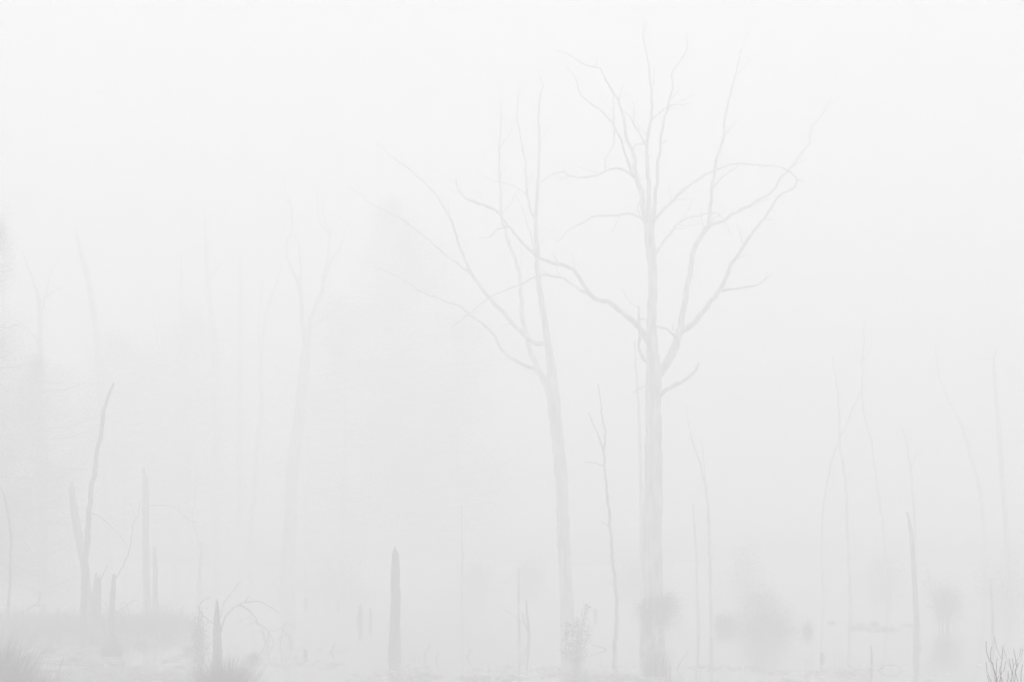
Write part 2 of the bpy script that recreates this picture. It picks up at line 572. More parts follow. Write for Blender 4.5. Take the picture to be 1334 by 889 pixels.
# leafy sprouts round its trunk
rng = random.Random(4)
g4 = np.random.default_rng(4)
k = MD / F
cz = CH - (793 - HY) * k
sp, P4 = MB(), []
for i in range(26):
    a = rng.uniform(0, 6.28)
    c = Vector(((857 + rng.gauss(0, 10) - 667) * k, MD - .1 + math.sin(a) * .35, cz + rng.gauss(0, .16)))
    p0 = Vector(((850 - 667) * k, MD, c.z - .25))
    sp.tube([p0, (p0 + c) / 2 + Vector((0, 0, .05)), c], [.014, .01, .004], 4)
    P4.append(np.array(c) + g4.normal(size=(700, 3)) * np.array((.16, .16, .13)))
so = sp.build('sprout_stem', TWIG, main)
so['kind'] = 'stuff'
leaf_mesh('leafy_sprout', SHRUB, main, np.concatenate(P4), .022, 4)['label'] = 'dark bushy sprouts wrapped round the lower trunk'

# ------------------------------------------------------------------ second tree
TD = dist(846)
t2_limbs = [
    L([(717, 520), (711, 501), (701.5, 482.5), (692, 461), (685, 439), (680, 415), (680, 393), (677, 363.7), (672, 342), (663.7, 320.5), (658, 301.6), (654, 283), (650.6, 234), (650.6, 198), (653, 164), (652, 110)], 9, 1, .006, [
        L([(651, 194), (656, 185), (664, 173), (667.5, 153)], 1.8, .8, .01),
        L([(706, 492), (699, 483), (688, 478), (663.7, 466), (650, 450), (645, 438), (628.6, 421.7), (609.7, 408), (596, 397.4), (580, 392), (563, 387), (541.6, 376), (527, 365), (502, 353), (484, 347)], 5.5, 1, -.008),
    ]),
    L([(713, 447), (703, 447), (693, 444.7), (674.5, 428.5), (653, 404), (636.7, 388), (615, 358), (599, 323), (593.5, 304), (584, 281), (563, 248), (541.6, 227), (516, 207), (491, 187)], 7, 1, -.006, [
        L([(615, 358), (593.5, 342), (580, 331), (559.6, 315), (541.6, 299), (520, 284), (502, 275), (484, 266), (469, 254), (455, 243)], 3.6, .9, .01),
        L([(586, 284), (584, 270), (585, 260)], 1.5, .8),
        L([(668, 421), (660, 424), (652, 426)], 1.6, .8),
    ]),
    L([(698, 284), (692, 277), (686.6, 252), (685, 216), (681, 193.5), (675, 162), (674, 135), (676.5, 108)], 4, .9, -.006, [
        L([(685.5, 254), (680, 247), (672, 243), (654, 238.5), (634, 232), (625, 225)], 1.8, .8, .012)]),
    L([(699, 335), (696, 326), (691, 304), (685.5, 288), (679, 268), (671, 254)], 2.6, 1, .008),
    L([(703, 193), (705, 185), (710, 173), (719, 161)], 1.6, .8, .01),
]
bare_tree('dead_tree', 'second big bare tree, trunk leaning left and forking low', 'tree', 'big bare trees in the middle of the swamp', TD, mat('silver_dead_wood', .62, .25, 5, .85, (2, 2, .35), .5),
    [(741, 846, 21), (739, 800, 18), (735, 720, 17), (732, 640, 17), (727, 580, 17), (722, 530, 17), (719, 503, 18), (718.5, 480, 12), (712.3, 436.6, 9), (705.5, 393, 8), (700, 353, 7), (699, 320, 6), (698, 285, 5.5), (701, 238, 4), (702.4, 198, 3.4), (702, 146, 2.6), (703.5, 124, 2), (707, 112, 1.6), (700, 90, 1)],
    t2_limbs, 21, twigs=.6)

# ------------------------------------------------------------------ bare trees fading into the fog
FADE = 'bare trees fading into the fog'
bare_tree('dead_tree', 'pale bare tree with two upright leaders left of the misty crown', 'tree', FADE, dist(772), PALE,
    [(373, 772, 21), (376, 720, 19), (379, 669, 18), (382.5, 601, 16), (387.6, 561, 15), (394, 507, 14), (398, 465, 13), (399, 452, 10), (394, 422, 7), (391, 378, 6), (382.5, 355, 4.5), (374, 335, 3.5), (374, 313, 3), (381, 304, 3), (379, 270, 2.4), (372, 247, 1.6), (370.7, 223, 1)],
    [L([(399, 460), (406, 416), (419.6, 378.6), (424.7, 348), (430, 314.5), (429, 304), (416, 289), (413, 270), (413, 244), (408, 227)], 9, 1, .01, [
        L([(429, 302), (421, 281), (420, 262), (419.6, 247)], 2.6, 1, -.01),
        L([(424, 365), (433, 338), (446.6, 318), (450, 297.6), (458, 287.5)], 3.4, 1, .02),
        L([(429, 306), (438, 292), (446, 280)], 1.8, 1)]),
     L([(402, 432), (413, 422.5), (430, 409), (446.6, 390), (462, 388), (480, 389)], 4, 1, -.01),
     L([(391, 372), (391, 345), (390, 321), (382, 306)], 3, 2, .01),
     L([(378, 268), (372, 262), (364, 250), (362, 242)], 1.8, .9),
     L([(376, 330), (368, 318), (362, 300)], 1.6, .9)], 31, twigs=.2)
bare_tree('dead_tree', 'faint three-forked bare tree between the left snags and the pale tree', 'tree', FADE, 97, PALE,
    [(229, 752, 11), (229, 702, 10), (230.6, 600, 10), (231, 517, 9), (232, 490, 7), (235.7, 476, 6), (240.7, 439, 5), (236, 409, 4), (235.7, 331, 2)],
    [L([(232, 508), (224, 486.6), (210, 463), (202, 429), (197, 405)], 4.5, 1.2, .02, [L([(213, 468), (212, 440), (213, 420)], 2, 1)]),
     L([(232, 530), (244, 513.6), (254, 500), (261, 497)], 3.5, 1.2, -.02)], 41, twigs=.15)
bare_tree('dead_tree', 'tall faint straight snag with one side twig high up', 'tree', FADE, 100, PALE,
    [(282, 740, 13), (281, 662, 12), (281, 534, 11), (280, 456, 10), (273, 395, 7), (269.5, 355, 5), (268, 310, 4), (267, 270, 2)],
    [L([(269, 328), (250, 318), (235, 317), (222, 318)], 2, 1, .02), L([(270, 372), (282, 352), (292, 338)], 2, 1, .02)], 51, twigs=.12)
bare_tree('dead_tree', 'thin curved sapling trunk just left of the pale two-leader tree', 'tree', FADE, 98, PALE,
    [(328.5, 745, 8), (328.5, 675, 7), (332, 635, 7), (335, 584, 6.5), (340, 534, 6), (340, 473, 6), (345, 419, 5), (355.5, 382, 3.5), (365.6, 348, 2)],
    [L([(341, 470), (336, 430), (340, 395), (341, 340)], 3, 1, .02)], 61, twigs=.12)
bare_tree('dead_tree', 'very faint upright trunk among the far left trees', 'tree', FADE, 108, PALE,
    [(313, 735, 8), (312, 600, 8), (313, 450, 7), (313, 330, 3)], [], 62)
bare_tree('dead_tree', 'faint slender trunk close behind the pale two-leader tree', 'tree', FADE, 103, PALE,
    [(398, 745, 7), (400, 660, 7), (402, 560, 6), (404, 490, 4)], [], 63)
bare_tree('dead_tree', 'broken pale trunk leaning left high above the left bank', 'tree', FADE, 88, PALE,
    [(143, 763, 11), (141, 690, 10), (136, 580, 10), (131, 497, 10), (128, 461, 9), (124, 417, 8.5), (115, 367, 7.5), (104, 324, 5), (99, 299, 2.5)], [], 71, broken=True)
bare_tree('dead_tree', 'bare forked tree against the dark evergreens at the left edge', 'tree', FADE, 80, PALE,
    [(54, 780, 10), (53, 640, 9), (52, 500, 8), (52, 403, 6), (45, 371, 3.5), (35, 345, 2.5), (29, 327, 1.5)],
    [L([(53, 410), (60, 385), (65, 360), (75.6, 335)], 3.5, 1, .02), L([(52, 450), (38, 430), (22, 418)], 3, 1, -.02), L([(52, 395), (70, 380), (85, 372)], 2.4, 1, .01)], 72, twigs=.2)

# right hand group
RG = 'thin bare saplings on the right of the swamp'
bare_tree('dead_sapling', 'slender pole leaning left, tallest clear one right of the dark bush', 'sapling', RG, dist(798), PALE,
    [(1108, 798, 7), (1104.6, 695, 6.5), (1100, 623, 6), (1094, 576, 5), (1093, 544, 4.5), (1090, 504, 4), (1087, 482, 3), (1084.6, 465, 2)], [], 81, twigs=.2, ws=0.62)
bare_tree('dead_sapling', 'faint tall sapling crossed by a leaning pole, top wavering', 'sapling', RG, dist(785), PALE,
    [(1157, 785, 6), (1154, 736, 6), (1149, 678, 5.5), (1142, 627, 5), (1135, 576, 4.5), (1124, 530, 4), (1124, 472, 3.2), (1126, 418, 1.5)],
    [L([(1124, 480), (1117, 465), (1113, 452)], 1.6, .8), L([(1125, 470), (1133, 455), (1136, 440)], 1.5, .8)], 82, ws=0.62)
bare_tree('dead_sapling', 'faint pole leaning right across two saplings', 'sapling', RG, dist(786), PALE,
    [(1072, 786, 5), (1070.6, 685, 5), (1077, 634, 4.5), (1088, 587, 4), (1108, 540, 3), (1124, 504, 1.6)], [], 83, ws=0.58)
bare_tree('dead_sapling', 'faint thin sapling rising behind the short leaning snag', 'sapling', RG, dist(790), PALE,
    [(1195, 790, 6), (1193, 720, 5.5), (1191, 674, 5), (1187, 616, 4), (1180, 576, 3), (1173, 555, 1.6)],
    [L([(1187, 612), (1193, 590), (1197, 575)], 1.8, .8)], 84, ws=0.7)
bare_tree('dead_snag', 'short broken snag leaning left, darkest pole on the right', 'snag', RG, dist(842), GREY,
    [(1195, 842, 10), (1193, 790, 8.5), (1188, 705, 7), (1185, 684, 5.5), (1182, 668, 3.5)], [], 85, broken=True, ws=0.85)
bare_tree('dead_sapling', 'barely visible trunk leaning left near the right edge', 'sapling', RG, 96, GREY,
    [(1284, 740, 9), (1277, 645, 8), (1266, 601, 7), (1252, 555, 6), (1225, 497, 4), (1218, 450, 2)],
    [L([(1250, 552), (1262, 560), (1275, 562)], 2, 1)], 86, ws=0.7)
bare_tree('dead_tree', 'tall bare trunk with a hooked top by the right edge', 'tree', RG, dist(776), PALE,
    [(1318, 776, 11), (1313, 717, 10), (1309.6, 674, 9), (1306, 630, 8.5), (1302, 573, 8), (1297, 508, 6.5), (1294.5, 470, 4.5), (1297, 460, 3), (1300.6, 452, 2)],
    [L([(1295, 470), (1283, 467), (1270, 466)], 2, 1)], 87, ws=0.8)
bare_tree('dead_snag', 'low thin snag beside the leafy bush at the right edge', 'snag', RG, dist(834), GREY,
    [(1294.7, 834, 6), (1292, 790, 5), (1290.5, 753, 2.5)], [], 88, broken=True, ws=0.75)

# centre saplings
CG = 'thin bare saplings round the two big trees'
bare_tree('dead_sapling', 'forked dark sapling standing between the two big trees', 'sapling', CG, dist(866), GREY,
    [(800, 866, 8), (804, 795, 7), (802.5, 769, 7), (800, 750, 6.5), (796, 703, 6), (793, 662, 5.5), (788, 618, 4.6), (786.7, 588, 4.2), (788, 565, 3.5), (784, 537, 2.8), (779, 499, 1.6)],
    [L([(786.7, 590), (783, 577), (776, 558), (766, 537.6)], 3.2, 1.4, .01),
     L([(788, 610), (782, 606), (774, 603.4), (761, 602)], 1.6, .9, .02),
     L([(793, 686), (789, 683), (784, 681)], 1.6, .9, -.02)], 91, twigs=.15, ws=0.68)
bare_tree('dead_sapling', 'straight faint pole close behind the tallest tree', 'sapling', CG, dist(805), PALE,
    [(836, 805, 8), (835.7, 730, 7.5), (835, 662, 7), (834, 595, 6.5), (831.6, 527, 5.5), (828, 475, 4), (827, 445, 3)], [], 92, ws=0.7)
bare_tree('dead_sapling', 'two-stemmed sapling bending left, right of the tallest tree', 'sapling', CG, dist(830), PALE,
    [(928, 830, 8), (926, 780, 7.5), (924.4, 723, 7), (922.7, 662, 6), (919, 639, 5), (912.6, 605, 4), (904, 582, 3.2), (899, 564, 2.6), (894, 527, 1.2)],
    [L([(921, 640), (917.7, 612), (914, 571)], 3, 1.2, .02)], 93, twigs=.15, ws=0.65)
bare_tree('dead_snag', 'short thin pole left of the two-stemmed sapling', 'snag', CG, dist(826), PALE,
    [(910, 826, 5.5), (908, 760, 5), (907, 720, 4.5), (904, 680, 4), (903, 657, 2.5)], [], 94, broken=True, ws=0.62)
bare_tree('dead_sapling', 'faint hairline sapling right of the thick post', 'sapling', CG, dist(800), GREY,
    [(602, 800, 3.4), (602, 730, 3), (601.5, 658, 1.6)], [], 95)
bare_tree('dead_snag', 'thin low stick left of the second big tree', 'snag', CG, dist(850), GREY,
    [(676.5, 850, 3.4), (676, 800, 3), (675.5, 740, 2)], [], 96)
bare_tree('dead_snag', 'short dark split stick beside the thin low stick', 'snag', CG, dist(832), DARK,
    [(689.5, 832, 3.6), (688, 815, 3.8), (686.5, 800, 3), (685.5, 782, 1.5)], [L([(688, 824), (683, 812), (681, 798)], 2.6, 1.4)], 97)
bare_tree('dead_snag', 'thin dark upright stick in the open water at the right', 'snag', RG, dist(868), DARK,
    [(1136, 868, 2.4), (1135.6, 855, 2.2), (1135, 841, 1.4)], [], 98)
bare_tree('dead_snag', 'thick dark broken post standing alone in the water', 'post', None, dist(850), DARK,
    [(514, 850, 14.5), (514, 820, 13.6), (515, 790, 13), (515, 757, 12.6), (514.5, 735, 11), (515, 721, 9.5)], [], 99, broken=True, rough=.2)

# ------------------------------------------------------------------ left bank snags
LG = 'broken snags on the left bank'
bare_tree('dead_snag', 'long crooked snag leaning right, tallest on the left bank', 'snag', LG, dist(846), DARK,
    [(110, 846, 12), (109.4, 796, 10.5), (110, 764, 10), (111, 732, 9.5), (113, 717, 9), (115, 682, 8.5), (117.4, 653, 8), (121.5, 626, 7.6), (125.5, 596, 7), (131, 569, 6.5), (134, 545, 6), (139, 523, 5.5), (145, 508, 4.5), (148.5, 499, 3)],
    [L([(116, 668), (127, 671.7), (140, 682), (151, 693), (167, 712)], 1.3, .7, .01), L([(128, 583), (125, 586)], 2, 1)], 101, twigs=.1, ws=0.82)
bare_tree('dead_snag', 'thick rotten snag leaning left against the crooked one', 'snag', LG, dist(838), MID,
    [(117, 838, 15), (115, 790, 14), (110, 740, 14), (106.6, 717, 13), (101, 690, 12), (96, 663, 11), (93, 634, 9)], [], 102, broken=True, rough=.25, ws=0.88)
bare_tree('dead_snag', 'squat wide stump at the foot of the crooked snag', 'stump', LG, dist(840), DARK,
    [(125, 840, 17), (125, 800, 14), (126, 770, 12), (127, 754, 9)], [L([(128, 762), (136, 745), (140, 738)], 2, 1)], 103, broken=True, rough=.3)
bare_tree('dead_snag', 'slim snag with a long bare twig leaning right from its top', 'snag', LG, dist(854), DARK,
    [(146.6, 854, 9), (146.6, 827, 8.5), (145.5, 800, 8), (147, 774, 7), (148.7, 750, 4.5)],
    [L([(149, 756), (153, 751), (163.6, 732), (170, 713), (173, 690), (181, 666), (185, 652)], 1.8, .8, .01),
     L([(147, 800), (157, 795), (170, 785), (180, 782)], 1.3, .8, .02), L([(147, 805), (155, 806), (163, 812)], 1.2, .8, -.02)], 104, broken=True)
bare_tree('dead_snag', 'straight grey snag, taller of the pair behind the bank grass', 'snag', LG, dist(808), MID,
    [(192, 808, 10), (191, 764, 9.5), (190, 708, 9.5), (189.5, 680, 9), (190, 653, 9), (190, 628, 7), (187, 612, 4)],
    [L([(191, 660), (207, 658.6), (227, 662), (247.5, 679), (256, 681)], 1.1, .7, .02)], 105, broken=True, rough=.2)
bare_tree('dead_snag', 'straight grey snag, shorter of the pair behind the bank grass', 'snag', LG, dist(811), MID,
    [(202, 811, 8), (202, 770, 7), (202, 740, 6.5), (201, 715, 4.5)], [], 106, broken=True)
bare_tree('dead_snag', 'thin faint stick behind the bank, right of the straight pair', 'snag', LG, dist(788), GREY,
    [(259, 788, 6), (260, 750, 5), (263, 706, 3)], [L([(262, 716), (254, 690), (252, 660), (259, 608)], 2, 1, .02)], 107)
bare_tree('dead_sapling', 'thin sapling bending out of frame at the left edge', 'sapling', LG, dist(840), DARK,
    [(8, 840, 4.6), (9.6, 806, 4.4), (13, 764, 4), (14, 732, 4), (14.5, 701, 4), (12, 680, 3.6), (6.7, 650, 3.2), (0, 634, 2.6), (-10, 618, 2), (-24, 606, 1.2)],
    [L([(9, 822), (21, 806), (36, 793.5), (51, 785), (52, 770)], 2.4, .9, -.02, [L([(40, 791), (50, 788), (60, 787)], 1.4, .8)])], 108)
bare_tree('fallen_branch', 'bare forked twig poking out of the water at bottom left', 'branch', None, dist(889), DARK,
    [(73, 889, 3), (76, 878, 2.4), (80, 866, 2), (83, 857, 1.2)], [L([(75, 881), (72, 873), (70, 863)], 1.8, 1)], 109)

# ------------------------------------------------------------------ shrubs and leafy growth
shrub('dark rounded bush standing in open water with its reflection below', 994, 822, 772, 38, 201, 26000)
shrub('small low wedge-shaped bush left of the dark rounded bush', 944, 818, 797, 14, 202, 6000)
shrub('round leafy bush on a bare stem near the right edge', 1230, 818, 757, 27, 203, 13000, form='ball')
# thin twiggy shrub
rng = random.Random(77)
SD = dist(870)
tsb = thing('shrub', at(751, 870, SD), 'thin leafy shrub beside the foot of the second big tree', 'shrub')
LQ = []
for i, (p, w_) in enumerate([([(752, 870), (752.7, 850), (758, 832), (760, 806), (764, 789)], 2), ([(754, 870), (757, 850), (763, 836), (767, 818)], 1.4),
        ([(751, 870), (748, 848), (745, 830), (747, 812)], 1.5), ([(750, 870), (743, 850), (738, 832), (739, 815)], 1.3), ([(753, 870), (755, 845), (752, 825), (754, 808)], 1.3),
        ([(749, 870), (740, 858), (733, 848)], 1.1), ([(755, 870), (761, 856), (766, 851)], 1.1), ([(751, 870), (749, 855), (752, 838), (750, 822)], 1.2)]):
    mb = MB()
    pp, rr = line_to_world(chain(p, w_, .7, 0, rng.uniform(-.02, .02)), SD, .35, rng, 4)
    pp[0].z -= .1
    mb.tube(pp, rr, 4)
    mb.build('stem', TWIG, tsb, smooth=True)
    for q in pp[2:]:
        LQ.append(np.array(q) + np.random.default_rng(i * 50 + len(LQ)).normal(size=(22, 3)) * .05)
lo = leaf_mesh('leaf', SHRUB, tsb, np.concatenate(LQ), .04, 8)
lo['kind'] = 'stuff'
FS = 'misty shrubs along the far shore'
for i, (px, b_, tp, hw, lab) in enumerate([
    (972, 764, 718, 30, 'misty shrub rising behind the dark rounded bush'),
    (622, 758, 728, 26, 'misty shrub just right of the thick post'),
    (690, 758, 730, 22, 'misty shrub left of the second big tree'),
    (822, 760, 736, 26, 'misty shrub left of the tallest tree'),
    (440, 760, 730, 44, 'wide misty shrub right of the pale two-leader tree'),
    (1150, 759, 730, 36, 'misty shrub behind the right hand saplings'),
    (1312, 775, 712, 50, 'large misty shrub against the right edge')]):
    shrub(lab, px, b_, tp, hw, 210 + i, 2600, .06, group=FS)

# evergreens
EG = 'evergreen trees dim in the fog'
leafy_tree('large dim round crown left of the second big tree', 518, 760, 262, 84, 106, 301, 90000, 690, group=EG, leaf=.06, round_top=True, name='leafy_tree')
leafy_tree('lower dim evergreen at the left flank of the large one', 446, 760, 395, 92, 108, 302, 36000, 700, group=EG, leaf=.06, round_top=True)
leafy_tree('broad dim evergreen at the right flank of the large one', 594, 760, 420, 76, 108, 303, 32000, 700, group=EG, leaf=.06, round_top=True)
leafy_tree('dim low evergreen behind the three-forked tree', 245, 762, 410, 85, 112, 304, 40000, 690, group=EG, leaf=.06, round_top=True)
leafy_tree('dim evergreen behind the straight pair of snags', 165, 764, 440, 85, 104, 305, 40000, 700, group=EG, leaf=.06, round_top=True)
leafy_tree('tall dark evergreen crown cut by the left edge', -66, 790, 60, 112, 77, 306, 170000, 740, group=EG, leaf=.026, cone=.45)
leafy_tree('dark lower evergreen just inside the left edge', -10, 800, 290, 84, 70, 307, 180000, 770, group=EG, leaf=.024, cone=.5)
leafy_tree('low bushy evergreen behind the crooked snag', 56, 805, 470, 92, 76, 308, 170000, 780, group=EG, leaf=.025, round_top=True)

# ------------------------------------------------------------------ grass
rng = random.Random(7)
gm = MB()
cnt = 0
while cnt < 13000:
    x, y = rng.uniform(-16.5, -7.4), rng.uniform(58.5, 67)
    z = bank_z(x, y)
    if z < -.02:
        continue
    dens = .55 + noise.noise(Vector((x * .9, y * .9, 0)))
    if rng.random() > dens + .25:
        continue
    h = (rng.uniform(.1, .34) if rng.random() < .8 else rng.uniform(.3, .62)) * (1 + .6 * noise.noise(Vector((x * .5, y * .5, 9))))
    blades(gm, x, y, z - .05, h + .05, rng, .028, .5)
    cnt += 1
tag(gm.build('marsh_grass', GRASS), 'dark marsh grass covering the low bank at left', 'grass', None, 'stuff')
tussock('dark grass tussock round the slim snag on the left', 146, 857, 16, 36, 401, 420)
tussock('large dark grass tussock round the pointed stump', 294, 960, 37, 116, 402, 4200, wd=.018, lean=.4)
tussock('upright grass tuft at the foot of the tallest tree', 858, 881, 24, 46, 403, 190, wd=.012, lean=.25)
tussock('near dark grass clump cut by the lower left corner', -10, 990, 54, 176, 404, 7500, wd=.018, lean=.35)
tussock('lower grass clump right of the dark corner clump', 50, 970, 26, 112, 410, 1900, wd=.018, lean=.4)
TG = 'small grass tussocks before the left bank'
for i, (px, b_, hw, h, lab) in enumerate([
    (36, 862, 9, 22, 'small grass tussock by the pale propped log'),
    (62, 853, 12, 20, 'wide ragged grass tussock left of the snags'),
    (98, 864, 8, 14, 'low grass tussock in front of the crooked snag'),
    (183, 842, 10, 16, 'small grass tussock right of the slim snag'),
    (215, 836, 14, 18, 'ragged grass tussock at the bank edge below the straight pair'),
    (246, 848, 7, 12, 'tiny grass tussock left of the leafy shrub'),
    (330, 860, 9, 15, 'small grass tussock right of the pointed stump')]):
    tussock(lab, px, b_, hw, h, 500 + i, 200, group=TG, wd=.018, lean=.7)
rng = random.Random(31)
lb = thing('brush_pile', at(166, 826, dist(834)), 'loose dead twigs sticking up between the left snags', 'brush')
for i in range(13):
    px = rng.uniform(134, 182)
    h = rng.uniform(18, 62)
    dx = rng.uniform(-30, 30)
    mb = MB()
    pts, rad = line_to_world(chain([(px, 832), (px + dx * .3, 832 - h * .6), (px + dx * .8, 832 - h), (px + dx * 1.2, 832 - h * .9)], 1.4, .7), dist(834) + rng.uniform(-1, 1), .5, rng, 4)
    pts[0].z -= .25
    mb.tube(pts, rad, 4)
    mb.build('branch', TWIG, lb, smooth=True)
# the pointed stump and its arching twigs
bare_tree('dead_stump', 'pointed dark stump rising from the large grass tussock', 'stump', None, dist(955), GREY,
    [(283, 955, 17), (283, 882, 15), (283, 849, 13), (283, 820, 10), (282.6, 800, 6.5), (282.5, 781, 2)],
    [L([(287, 825), (291, 810.5), (300, 795.6), (319, 785), (338, 784), (352, 790), (364, 800)], 1.7, .7, .01, [L([(312, 788), (326, 796), (334, 806), (336, 815)], 1.4, .8), L([(319, 785), (324, 776)], 1.2, .7)]),
     L([(285, 812), (292, 785), (303, 770), (314.5, 757)], 1.2, .6, .02),
     L([(280, 815), (262, 800), (261, 785), (274, 778.6)], 1.1, .6, -.01)], 405, twigs=.5, tm=MID)
shrub('sparse leafy shrub leaning on the left of the pointed stump', 260, 880, 796, 10, 406, 1800, .034, form='ball')

# brush pile right of it
rng = random.Random(12)
bp_ = thing('brush_pile', at(372, 838, dist(838)), 'tangle of thin bare branches lying in the water', 'brush')
for i in range(8):
    px = rng.uniform(340, 392)
    h = rng.uniform(10, 36)
    dx = rng.uniform(-34, 34)
    D = dist(838) + rng.uniform(-1.5, 1.5)
    b_ = MB()
    pts, rad = line_to_world(chain([(px, 600 + CH * F / D, 1.6), (px + dx * .35, 838 - h * .7, 1.4), (px + dx * .8, 838 - h, 1.1), (px + dx * 1.3, 838 - h * .8, .8)], 1, 1), D, .4, rng)
    pts[0].z -= .05
    b_.tube(pts, rad, 4)
    b_.build('branch', TWIG, bp_, smooth=True)

# ------------------------------------------------------------------ small stumps and bent sticks in the water
SG = 'small stumps standing in open water'
for i, (px, b_, tp, wd, lab) in enumerate([
    (469, 812, 790, 6.5, 'stubby stump left of the thick post, wider of two'),
    (482.5, 811, 793, 3.6, 'narrow stub close right of the stubby stump'),
    (398, 788, 779, 4.5, 'far stub right of the pale two-leader tree'),
    (397.6, 855, 847, 5, 'tiny dark stub alone in the water left of the post'),
    (775.5, 803, 793, 4.5, 'tiny stub left of the forked dark sapling'),
    (1071, 859, 851, 5, 'tiny dark stub right of the dark rounded bush'),
    (440.5, 790, 783, 4, 'faint far stub midway between pale tree and post')]):
    bare_tree('tree_stump', lab, 'stump', SG, dist(b_), DARK, [(px, b_, wd), (px + .3, (b_ + tp) / 2, wd * .9), (px, tp, wd * .5)], [], 420 + i, broken=True)
BG = 'bent sticks poking out of the water'
for i, (b_, pts, w_, lab) in enumerate([
    (860, [(507, 860), (514, 857.5), (521, 855)], 3, 'dark stick slanting out of the water across the thick post'),
    (847, [(790, 847), (784, 844), (769, 840)], 1.6, 'thin stick slanting left beside the forked sapling'),
    (842, [(1237.5, 842), (1233, 840), (1227, 838.5)], 1.6, 'thin short stick slanting left below the right bush'),
    (850, [(431, 849.5), (434, 845), (436, 840)], 2.2, 'short kinked stick left of the thick post'),
    (858, [(554, 858), (554.5, 850), (558, 845), (561, 840)], 1.6, 'curved stick just right of the thick post'),
    (861, [(569, 861), (568, 857), (572, 849)], 1.5, 'second curved stick right of the thick post'),
    (857, [(609, 857), (610, 853), (614.6, 845.6)], 1.7, 'kinked stick midway between post and second big tree'),
    (874, [(1145, 874), (1152, 868), (1166, 867), (1175, 873), (1177, 876)], 1.3, 'thin arched stick in the water near the right snag'),
    (872, [(882, 872), (887, 862), (896, 850)], 1.3, 'thin stick leaning right beside the tallest tree')]):
    D = dist(b_)
    rng = random.Random(440 + i)
    mb = MB()
    p_, r_ = line_to_world(chain(pts, w_, w_ * .6), D, .2, rng, 3)
    d0 = (p_[0] - p_[1]).normalized()
    mb.tube([p_[0] + d0 * .25] + p_, [r_[0]] + r_, 5)
    tag(mb.build('bent_stick', TWIG, origin=at(pts[0][0], b_, D), smooth=True), lab, 'stick', BG)

# fallen logs by the left bank
GG = 'fallen logs half sunk by the left bank'
for i, (pts, w_, m, lab) in enumerate([
    ([(17, 868), (23, 858), (30, 853), (43, 846)], 8, PALE, 'pale curved log propped on the left bank'),
    ([(6, 877), (40, 876), (92, 875)], 4, DARK, 'long dark log lying flat at bottom left'),
    ([(42, 863), (90, 859), (150, 858)], 3.2, GREY, 'slim grey log lying flat below the snags'),
    ([(132, 864), (145, 861), (157, 864)], 3, GREY, 'short grey log before the snag tussock'),
    ([(232, 857), (240, 855.5), (250, 856)], 3.5, DARK, 'short dark log floating left of the pointed stump')]):
    D = dist(sum(p[1] for p in pts) / len(pts) + 2)
    rng = random.Random(460 + i)
    mb = MB()
    if i == 0:
        D = dist(868)
        p_, r_ = line_to_world(chain(pts, w_, w_ * .5, 0, .03), D, .3, rng, 4)
    else:
        p_, r_ = [], []
        for px, py, wd, _ in smooth_line(chain(pts, w_, w_ * .6), 5):
            dd = dist(py)
            p_.append(Vector(((px - 667) / F * dd, dd, .02)))
            r_.append(wd / 2 / F * dd)
    mb.tube(p_, r_, 7, .2, i)
    tag(mb.build('fallen_log', m, origin=p_[0], smooth=True), lab, 'log', GG)

# ------------------------------------------------------------------ floating weed
def weed_patch(mb, x0, x1, p0, p1, n, rng, smin, smax, mi=0, thr=.1):
    c = 0
    tries = 0
    while c < n and tries < n * 40:
        tries += 1
        px, py = rng.uniform(x0, x1), rng.uniform(p0, p1)
        d = dist(py)
        x = (px - 667) / F * d
        if noise.noise(Vector((x * .55, d * .3, 3))) + .4 * noise.noise(Vector((x * 2, d * .9, 8))) < thr:
            continue
        s = rng.uniform(smin, smax)
        a0 = rng.uniform(0, 6.28)
        k_ = 6
        z = .006 + rng.uniform(0, .012)
        tx, ty = rng.gauss(0, .12), rng.gauss(0, .12)
        mb.poly([Vector((x + math.cos(a0 + 6.283 * j / k_) * s * rng.uniform(.7, 1), d + math.sin(a0 + 6.283 * j / k_) * s * rng.uniform(.7, 1),
                         z + abs(tx * math.cos(a0 + 6.283 * j / k_) * s + ty * math.sin(a0 + 6.283 * j / k_) * s))) for j in range(k_)], mi)
        c += 1
rng = random.Random(99)
wd_ = MB()
weed_patch(wd_, 520, 1140, 868, 900, 1500, rng, .02, .07, 0, .0)
weed_patch(wd_, 540, 1000, 879, 900, 900, rng, .02, .08, 0, .05)
weed_patch(wd_, -10, 260, 846, 900, 1500, rng, .03, .11, 0, .05)
weed_patch(wd_, 1108, 1195, 813, 823, 120, rng, .05, .13, 0, .05)
weed_patch(wd_, 930, 1060, 819, 828, 90, rng, .04, .1, 0, .05)
weed_patch(wd_, 500, 1330, 866, 900, 170, rng, .04, .09, 1, -.1)
weed_patch(wd_, 20, 260, 834, 890, 110, rng, .03, .08, 1, -.1)
weed_patch(wd_, 160, 560, 842, 895, 420, rng, .02, .09, 0, .12)
weed_patch(wd_, 20, 160, 843, 890, 1300, rng, .03, .13, 0, -.1)
tag(wd_.build('floating_weed', [WEED, FLECK]), 'floating weed and pale leaves scattered on the water', 'water weed', None, 'stuff')

# thin reed stems standing in the shallow water along the bottom
rng = random.Random(83)
rm = MB()
for c in range(26):
    cx, cyp = rng.uniform(535, 1175), rng.uniform(858, 892)
    for i in range(rng.randint(3, 9)):
        px, py = cx + rng.gauss(0, 9), cyp + rng.gauss(0, 2)
        d = dist(py)
        blades(rm, (px - 667) / F * d, d, -.05, rng.uniform(.12, .45), rng, .012, .5)
tag(rm.build('reed_stem', GRASS), 'sparse thin reed stems in the shallow water along the bottom', 'reeds', None, 'stuff')
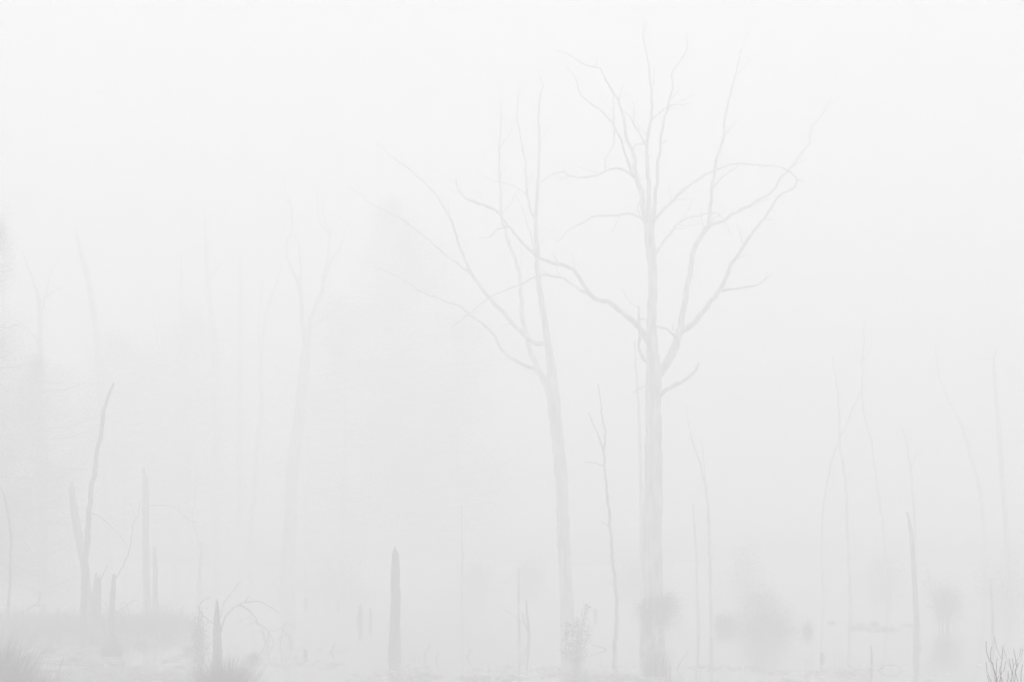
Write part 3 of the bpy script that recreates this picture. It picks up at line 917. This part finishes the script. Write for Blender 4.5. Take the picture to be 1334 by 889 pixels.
# debris line on the right: low plants
DG = 'low plants in the water on the right'
for i, (px, b_, h, hw, lab) in enumerate([
    (1052, 824, 24, 8, 'spindly low plant right of the dark rounded bush'),
    (1122, 815, 6, 8, 'flat low plant in front of the crossed saplings'),
    (1140, 814, 8, 6, 'small tufted plant beside the flat one'),
    (1158, 821, 8, 15, 'widest low plant left of the short leaning snag'),
    (1083, 812, 6, 5, 'small low plant by the leaning pole foot')]):
    tussock(lab, px, b_, hw, h, 480 + i, 110, 'water_plant', DG, .02, .6)

# ------------------------------------------------------------------ bare willow shrub close to the camera, bottom right
rng = random.Random(55)
WD = 20.0
ws = thing('willow_shrub', at(1306, HY + CH * F / WD, WD), 'sharp dark leafless shrub tips in the lower right corner', 'shrub')
def shoot(p, name, parent, w0, w1):
    mb = MB()
    D = WD + rng.uniform(-.35, .35)
    bx = 1306 + rng.uniform(-14, 14)
    pts = [(bx, 1325), (bx + (p[0][0] - bx) * .35, 1150), (bx + (p[0][0] - bx) * .75, 990)] + p
    pp, rr = line_to_world(chain(pts, w0, w1, 0, 0), D, .25, rng, 8)
    mb.tube(pp, rr, 5)
    o = mb.build(name, WILLOW, parent, smooth=True)
    for j in range(rng.randint(1, 3)):
        q = rng.randint(int(len(pp) * .72), len(pp) - 2)
        sd_ = rng.choice((-1, 1))
        Lh = rng.uniform(.06, .2)
        p0 = pp[q]
        p1 = p0 + Vector((sd_ * Lh * .25, rng.gauss(0, .02), Lh * .5))
        p2 = p0 + Vector((sd_ * Lh * .35, rng.gauss(0, .03), Lh))
        mt_ = MB()
        mt_.tube([p0, p1, p2], [rr[q] * .7, rr[q] * .55, .0025], 4)
        mt_.build('twig', WILLOW, o, smooth=True)
    return o
for p in [[(1297, 880), (1289, 861), (1285, 848), (1284.6, 836)], [(1296, 878), (1291, 862), (1290.6, 850), (1292, 843)], [(1298, 880), (1298, 868), (1299, 857)],
          [(1304, 886), (1304.5, 868), (1306, 852), (1306.7, 841)], [(1302, 889), (1308, 874), (1310, 862)], [(1318, 889), (1317, 872), (1314.5, 858)],
          [(1322, 886), (1324, 870), (1322.5, 856), (1320.5, 846)], [(1320, 890), (1320, 868), (1319, 858)], [(1330, 889), (1330, 877), (1332, 866)],
          [(1292, 890), (1286, 876), (1284.5, 862)], [(1300, 889), (1296, 874), (1293, 871)], [(1306, 889), (1302, 876), (1303, 868)],
          [(1326, 889), (1323, 876), (1326, 864)], [(1338, 889), (1337, 872), (1335, 858)], [(1290, 895), (1288, 886), (1286, 880)],
          [(1312, 890), (1314, 880), (1313, 874)], [(1345, 880), (1348, 860), (1346, 845)], [(1298, 892), (1300, 884), (1302, 880)]]:
    shoot(p, 'stem', ws, 3.0, .8)

# ------------------------------------------------------------------ the fog
bpy.ops.mesh.primitive_cube_add(size=1, location=(0, 160, 7.5))
hz = bpy.context.object
hz.name = 'haze'
hz.data.name = 'haze'
hz.scale = (460, 460, 18)
tag(hz, 'thick pale fog filling the whole swamp', 'fog', None, 'stuff')
hm = bpy.data.materials.new('fog_air')
hm.use_nodes = True
t = hm.node_tree
t.nodes.clear()
out = t.nodes.new('ShaderNodeOutputMaterial')
vol = t.nodes.new('ShaderNodeVolumePrincipled')
vol.inputs['Color'].default_value = (1, 1, 1, 1)
vol.inputs['Density'].default_value = 0.0305
vol.inputs['Anisotropy'].default_value = 0.1
t.links.new(vol.outputs[0], out.inputs['Volume'])
hz.data.materials.append(hm)
